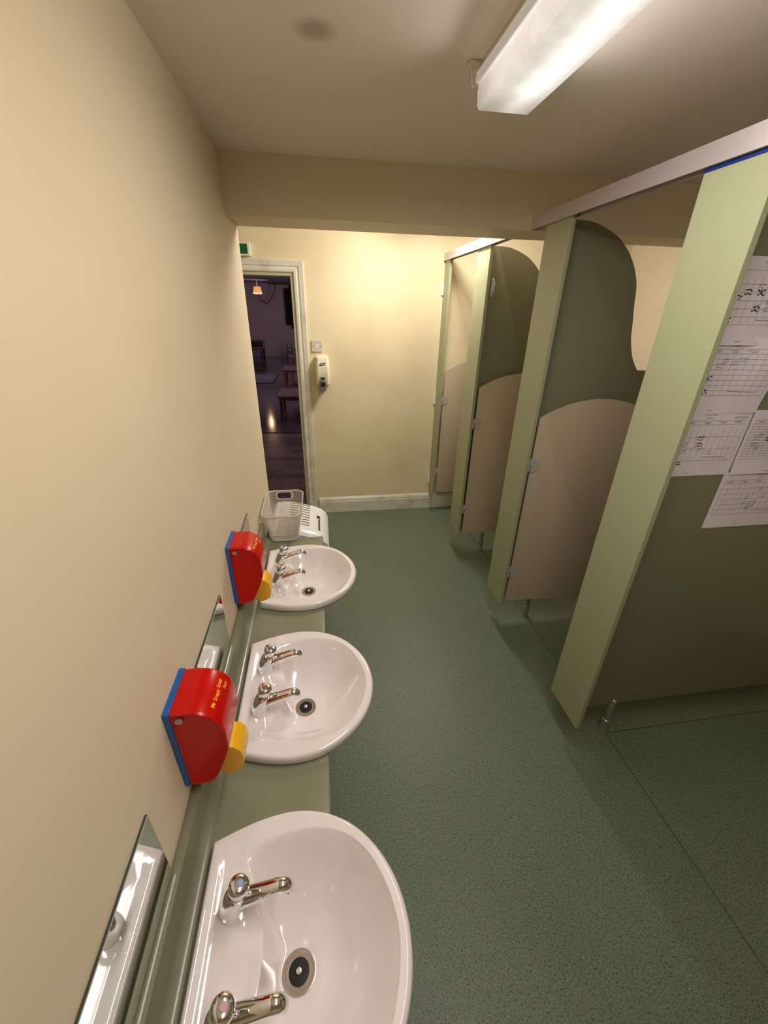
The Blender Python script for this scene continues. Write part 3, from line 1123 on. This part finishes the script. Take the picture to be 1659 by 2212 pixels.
def sheet(x0, z0, label, seed, curl=None, rows=9, w_=SW, heavy=()):
    rnd = random.Random(seed)
    curl = curl or (lambda u, v: 0.0)
    t = thing('record_sheet', label, 'paper', (x0, YP, z0), 0, 'record sheets pinned to the panel')

    def P(u, v, lift=0.0):
        c = curl(u / w_, v / SH)
        return (u + c * 0.35, -0.0012 - c - lift, v)
    mb = MB()
    nu, nv = 16, 8
    vv = [[mb.bm.verts.new(P(w_ * i / nu, SH * j / nv)) for j in range(nv + 1)] for i in range(nu + 1)]
    ww = [[mb.bm.verts.new(P(w_ * i / nu, SH * j / nv, -0.0004)) for j in range(nv + 1)] for i in range(nu + 1)]
    for i in range(nu):
        for j in range(nv):
            mb.bm.faces.new((vv[i][j], vv[i + 1][j], vv[i + 1][j + 1], vv[i][j + 1]))
            mb.bm.faces.new((ww[i][j], ww[i][j + 1], ww[i + 1][j + 1], ww[i + 1][j]))
    loop = [(i, 0) for i in range(nu)] + [(nu, j) for j in range(nv)] + [(i, nv) for i in range(nu, 0, -1)] + [(0, j) for j in range(nv, 0, -1)]
    for (i0, j0), (i1, j1) in zip(loop, loop[1:] + loop[:1]):
        mb.bm.faces.new((vv[i1][j1], vv[i0][j0], ww[i0][j0], ww[i1][j1]))
    mb.build('sheet', M['paper'], t, 60, recalc=False)

    def strip(mb_, a, b, wd):
        a, b = Vector(a), Vector(b)
        n = max(1, int((b - a).length / 0.02))
        dd = (b - a).normalized()
        nr = Vector((-dd.y, dd.x)) * wd / 2
        for k in range(n):
            p, q = a.lerp(b, k / n), a.lerp(b, (k + 1) / n)
            mb_.quad(P(*(p - nr), 0.0006), P(*(q - nr), 0.0006), P(*(q + nr), 0.0006), P(*(p + nr), 0.0006))
    g = MB()
    m, tz, bz = 0.014, 0.168, 0.052
    cols = 12
    for k in range(rows + 1):
        z = bz + (tz - bz) * k / rows
        strip(g, (m, z), (w_ - m, z), 0.0007)
    for k in range(cols + 1):
        x = m + (w_ - 2 * m) * k / cols
        strip(g, (x, bz), (x, tz - 0.0), 0.0006)
    strip(g, (m, tz + 0.012), (w_ - m, tz + 0.012), 0.0007)

    def dashes(x, z, ln, h):
        e = x + ln
        while x < e:
            l = rnd.uniform(0.003, 0.008)
            strip(g, (x, z), (min(x + l, e), z), h)
            x += l + 0.0012
    dashes(0.128, 0.198, 0.046, 0.0022)
    dashes(0.138, 0.188, 0.022, 0.0020)
    for k in range(5):
        dashes(m + 0.006 + k * 0.055, tz + 0.008, 0.030, 0.0016)
        dashes(m + 0.018 + k * 0.055, tz + 0.004, 0.016, 0.0014)
    for k in range(2):
        dashes(w_ - 0.062, 0.191 - k * 0.004, 0.050, 0.0012)
    dashes(0.125, 0.010, 0.018, 0.0014)
    g.build('printed_table', M['ink'], t, recalc=False)['kind'] = 'stuff'
    # handwriting in pen, then thick marker
    for matn, spots, wd, sc in ((M['pen'], [(rnd.uniform(m, w_ * 0.62), rnd.uniform(bz + 0.004, tz - 0.016)) for _ in range(9)], 0.0009, 0.85),
                                (M['black_ink'], heavy, 0.0024, 1.0)):
        if not spots:
            continue
        h = MB()
        for sx, sz in spots:
            for line in range(2):
                x, z = sx, sz + 0.008 - line * 0.009 * sc
                prev = (x, z)
                for k in range(9):
                    nx_ = x + 0.0026 * sc * (k + 1) + rnd.uniform(-0.0016, 0.0016)
                    nz_ = z + rnd.uniform(-0.0034, 0.0036) * sc
                    if rnd.random() < 0.85:
                        strip(h, prev, (nx_, nz_), wd)
                    prev = (nx_, nz_)
        h.build('handwriting' if matn is M['pen'] else 'marker_writing', matn, t, recalc=False)['kind'] = 'stuff'
    l = MB()
    strip(l, (w_ * 0.58, bz + 0.012), (w_ * 0.86, bz + 0.010), 0.0011)
    l.build('ruled_line', M['pen'], t, recalc=False)
    return t


XA = 1.0155
sheet(XA, 1.682, 'topmost paper record sheet on the panel, curling at its upper corner', 3, lambda u, v: 0.010 * smooth01(0.75, 1.0, v) + 0.006 * smooth01(0.25, 0.0, v), 6,
      heavy=[(0.108, 0.128), (0.146, 0.126), (0.150, 0.088), (0.082, 0.114), (0.070, 0.060)])
sheet(XA, 1.492, 'second paper record sheet from the top, its right side lifting off the panel', 5, lambda u, v: 0.020 * smooth01(0.55, 1.0, u) * (0.15 + 0.85 * smooth01(0.0, 0.8, v)) + 0.001, 8,
      heavy=[(0.078, 0.098), (0.078, 0.060)])
sheet(XA, 1.289, 'lowest paper record sheet beside the post, with two black marks', 8, lambda u, v: 0.0005, 3,
      heavy=[(0.132, 0.122), (0.132, 0.100), (0.080, 0.040)])
sheet(1.3145, 1.289, 'upper paper record sheet of the right-hand column, cut by the picture edge', 11, lambda u, v: 0.002 + 0.003 * smooth01(0.2, 0.0, v), 13, heavy=[(0.078, 0.115)])
sheet(1.3005, 1.0855, 'lower right paper record sheet hanging below all the others', 13, lambda u, v: 0.0008, 6)

# ------------------------------------------------------------------ the dim hall beyond the doorway
HX0, HX1, HY_, HZ = -4.2, 3.0, 17.2, 2.50
Y0 = YF + 0.12
hf = struct(MB().box((HX0, 6.30, -0.10), (HX1, HY_, -0.001)).build('floor_hall', M['hall_floor']))
pf = struct(MB().box((-2.2, Y0, -0.10), (HX1, 6.30, -0.006)).build('floor_planked', M['rug_edge']))
row = 0
y = Y0
while y < 6.27:
    y2 = min(y + 0.152, 6.285)
    x = -2.0 + (row * 0.37) % 0.9
    x0 = -2.2
    while x0 < 1.0:
        x1 = x
        MB().box((x0 + 0.0012, y + 0.0012, -0.006), (x1 - 0.0012, y2 - 0.0012, 0.0), 0.0).build('floor_plank', M['plank'][random.randrange(4)], pf)
        x0 = x1
        x = x1 + random.choice((0.75, 0.92, 1.1))
    y = y2
    row += 1
MB().box((-2.2, 6.285, -0.006), (HX1, 6.325, 0.003)).build('threshold_strip', M['rug_edge'], pf)
struct(MB().box((HX0, HY_, 0), (HX1, HY_ + 0.1, HZ)).build('wall_hall_end', M['hall_wall']))
struct(MB().box((HX0 - 0.1, Y0, 0), (HX0, HY_, HZ)).build('wall_hall_left', M['hall_wall']))
struct(MB().box((HX1, Y0, 0), (HX1 + 0.1, HY_, HZ)).build('wall_hall_right', M['hall_wall']))
struct(MB().box((HX0, Y0 - 0.02, 0), (-1.6, Y0, HZ)).build('wall_hall_front_left', M['hall_wall']))
struct(MB().box((1.805, Y0 - 0.02, 0), (HX1, Y0, HZ)).build('wall_hall_front_right', M['hall_wall']))
hc = struct(MB().box((HX0, Y0, HZ + 0.012), (HX1, HY_, HZ + 0.1)).build('ceiling_hall', M['rug_edge']))
nx = 6
for i in range(nx):
    for j in range(8):
        px0 = HX0 + (HX1 - HX0) * i / nx
        px1 = HX0 + (HX1 - HX0) * (i + 1) / nx
        py0 = Y0 + (HY_ - Y0) * j / 8
        py1 = Y0 + (HY_ - Y0) * (j + 1) / 8
        MB().box((px0 + 0.02, py0 + 0.02, HZ), (px1 - 0.02, py1 - 0.02, HZ + 0.013)).build('ceiling_panel', M['hall_ceiling'], hc)


def hall_table(x, y, wx, dy, h, label):
    t = thing('low_table', label, 'table', (x, y, 0), 0, 'low tables in the hall')
    MB().box((0, 0, h - 0.028), (wx, dy, h), 0.004).build('table_top', M['tabletop'], t)
    a = MB()
    a.box((0.05, 0.05, h - 0.085), (wx - 0.05, 0.07, h - 0.0285))
    a.box((0.05, dy - 0.07, h - 0.085), (wx - 0.05, dy - 0.05, h - 0.0285))
    a.box((0.05, 0.0705, h - 0.085), (0.07, dy - 0.0705, h - 0.0285))
    a.box((wx - 0.07, 0.0705, h - 0.085), (wx - 0.05, dy - 0.0705, h - 0.0285))
    a.build('apron', M['oak'], t)
    for lx in (0.02, wx - 0.075):
        for ly in (0.03, dy - 0.085):
            MB().rings([[(lx + s, ly + s, 0.0), (lx + 0.055 - s, ly + s, 0.0), (lx + 0.055 - s, ly + 0.055 - s, 0), (lx + s, ly + 0.055 - s, 0)] if k == 0 else
                        [(lx, ly, h - 0.029), (lx + 0.055, ly, h - 0.029), (lx + 0.055, ly + 0.055, h - 0.029), (lx, ly + 0.055, h - 0.029)]
                        for k, s in ((0, 0.006), (1, 0))]).build('leg', M['oak'], t)
    return t


hall_table(-0.715, 7.05, 1.3, 0.80, 0.41, 'nearest low wooden table in the dim hall, beyond the doorway')
hall_table(-0.86, 10.05, 1.3, 0.75, 0.45, 'second low wooden table in the hall, behind the nearest one')
hall_table(-0.86, 12.7, 1.3, 0.75, 0.47, 'farthest low wooden table in the hall, partly behind the frame')

t = thing('floor_rug', 'grey rectangular rug with dark binding on the hall floor', 'rug', (-1.16, 10.94, 0))
MB().box((-1.6, 0.03, -0.0005), (-0.03, 1.50, 0.008)).build('pile', M['rug'], t)
mb = MB()
mb.box((-1.63, 0, -0.0005), (0, 0.03, 0.009)).box((-1.63, 1.50, -0.0005), (0, 1.53, 0.009)).box((-0.03, 0.0305, -0.0005), (0, 1.4995, 0.009))
mb.build('binding', M['rug_edge'], t)

t = thing('pendant_lamp', 'glowing orange pendant lamp hanging from the hall ceiling', 'lamp', (-1.84, 15.2, HZ))
MB().box((-0.55, -0.05, -0.03), (0.33, 0.05, -0.0005)).build('ceiling_track', M['white_plastic'], t)
MB().tube([(0, 0, -0.03), (0, 0, -0.20)], 0.012, 8).build('cord', M['white_plastic'], t)
mb = MB()
mb.rings([[(r * math.cos(2 * PI * k / 28), r * math.sin(2 * PI * k / 28), z) for k in range(28)] for r, z in ((0.105, -0.20), (0.148, -0.405), (0.144, -0.405), (0.101, -0.20), (0.105, -0.20))], True, False, False)
mb.build('lamp_shade', M['shade'], t, 50)
MB().lathe([(0.143, -0.402), (0.143, -0.374), (0.05, -0.372)], (0, 0, 0), 28).build('lit_diffuser', M['bulb'], t, 50)
pl = bpy.data.lights.new('pendant_light', 'POINT')
pl.energy = 5.0
pl.color = (1.0, 0.62, 0.32)
pl.shadow_soft_size = 0.05
po = bpy.data.objects.new('pendant_light', pl)
COL.objects.link(po)
po.location = (-1.84, 15.2, HZ - 0.44)

t = thing('hall_bench', 'wooden bench with a dark cushion against the end wall of the hall', 'bench', (-2.45, 16.65, 0))
MB().box((-0.5, 0, 0.34), (0.44, 0.40, 0.38)).build('seat', M['pine'], t)
MB().box((-0.5, 0.36, 0.381), (0.44, 0.40, 0.56)).build('backrest', M['pine'], t)
MB().box((0.40, 0.0, 0.381), (0.44, 0.355, 0.62)).build('armrest', M['pine'], t)
for lx in (-0.48, 0.38):
    for ly in (0.02, 0.32):
        MB().box((lx, ly, 0), (lx + 0.05, ly + 0.05, 0.339)).build('leg', M['dark_wood'], t)
t = tag(MB().box((-2.90, 16.70, 0.382), (-2.07, 16.99, 0.58), 0.04).build('seat_cushion', M['dark_wood'], None, 40), 'dark cushion lying on the hall bench', 'cushion')

t = thing('display_easel', 'small dark wooden easel standing by the end wall of the hall', 'easel', (-1.055, 16.60, 0))
for a in (MB().tube([(-0.125, 0, 0.0), (-0.085, 0.10, 0.52)], 0.014, 6), MB().tube([(0.125, 0, 0.0), (0.045, 0.10, 0.52)], 0.014, 6)):
    a.build('leg', M['dark_wood'], t)
for z, hw in ((0.20, 0.10), (0.36, 0.08)):
    MB().box((-hw, 0.02 + z * 0.1, z), (hw, 0.04 + z * 0.1, z + 0.025)).build('crossbar', M['dark_wood'], t)

t = struct(thing('window_1', None, None, (-0.62, HY_ - 0.002, 1.73)))
MB().box((-0.50, -0.02, -0.58), (0.50, 0, 0.58)).build('pane', M['night'], t)
mb = MB()
mb.box((-0.54, -0.045, -0.62), (-0.50, 0, 0.62)).box((0.50, -0.045, -0.62), (0.54, 0, 0.62)).box((-0.50, -0.045, 0.58), (0.50, 0, 0.62)).box((-0.50, -0.045, -0.62), (0.50, 0, -0.58))
mb.build('window_frame', M['dark_wood'], t)
ct = thing('window_curtain', 'dark plum curtain hanging at the hall window', 'curtain', (-0.93, HY_ - 0.10, 1.0))
mb = MB()
rg = []
for z in (0.0, 0.7, 1.45):
    rg.append([(0.011 * k, 0.025 * math.sin(k * 1.15), z) for k in range(50)] + [(0.011 * k, 0.025 * math.sin(k * 1.15) + 0.006, z) for k in range(49, -1, -1)])
mb.rings(rg)
mb.build('drape', M['curtain'], ct, 60)
MB().tube([(-0.75, 0, 1.47), (0.7, 0, 1.47)], 0.014, 8).build('curtain_pole', M['dark_wood'], ct)
mb = MB()
pts = [Vector((-1.84 + 0.30, 16.0, 2.12))]
for k in range(17):
    s = k / 16
    pts.append(Vector((-2.05 + 0.62 * s, 16.9, 2.30 - 0.46 * math.sin(PI * (0.12 + 0.88 * s)) ** 1.0)))
tag(MB().tube([(-2.05, 16.9, HZ - 0.001)] + [(p.x, p.y, p.z) for p in pts[1:]] + [(-1.43, 16.9, HZ - 0.001)], 0.014, 6).build('hanging_cable', M['cable'], None, 60), 'dark cable sagging in a loop across the end wall of the hall', 'cable')
t = thing('potted_plant', 'dark bushy plant standing near the easel at the hall end', 'plant', (-0.74, 16.3, 0))
MB().lathe([(0.08, 0.0005), (0.10, 0.02), (0.12, 0.20), (0.10, 0.20)], (0, 0, 0), 16).build('pot', M['dark_wood'], t, 40)
mb = MB()
for k in range(26):
    a = k * 2.4
    l = 0.16 + 0.10 * ((k * 37) % 10) / 10
    tip = Vector((math.cos(a) * l * 0.8, math.sin(a) * l * 0.8, 0.20 + l * (0.5 + 0.5 * ((k * 13) % 7) / 7)))
    base = Vector((0, 0, 0.19))
    side = Vector((-math.sin(a), math.cos(a), 0)) * 0.03
    mid = base.lerp(tip, 0.55) + Vector((0, 0, 0.03))
    mb.bm.faces.new([mb.bm.verts.new(v) for v in (base, mid + side, tip, mid - side)])
o = mb.build('leaves', M['leaf'], t, recalc=False)
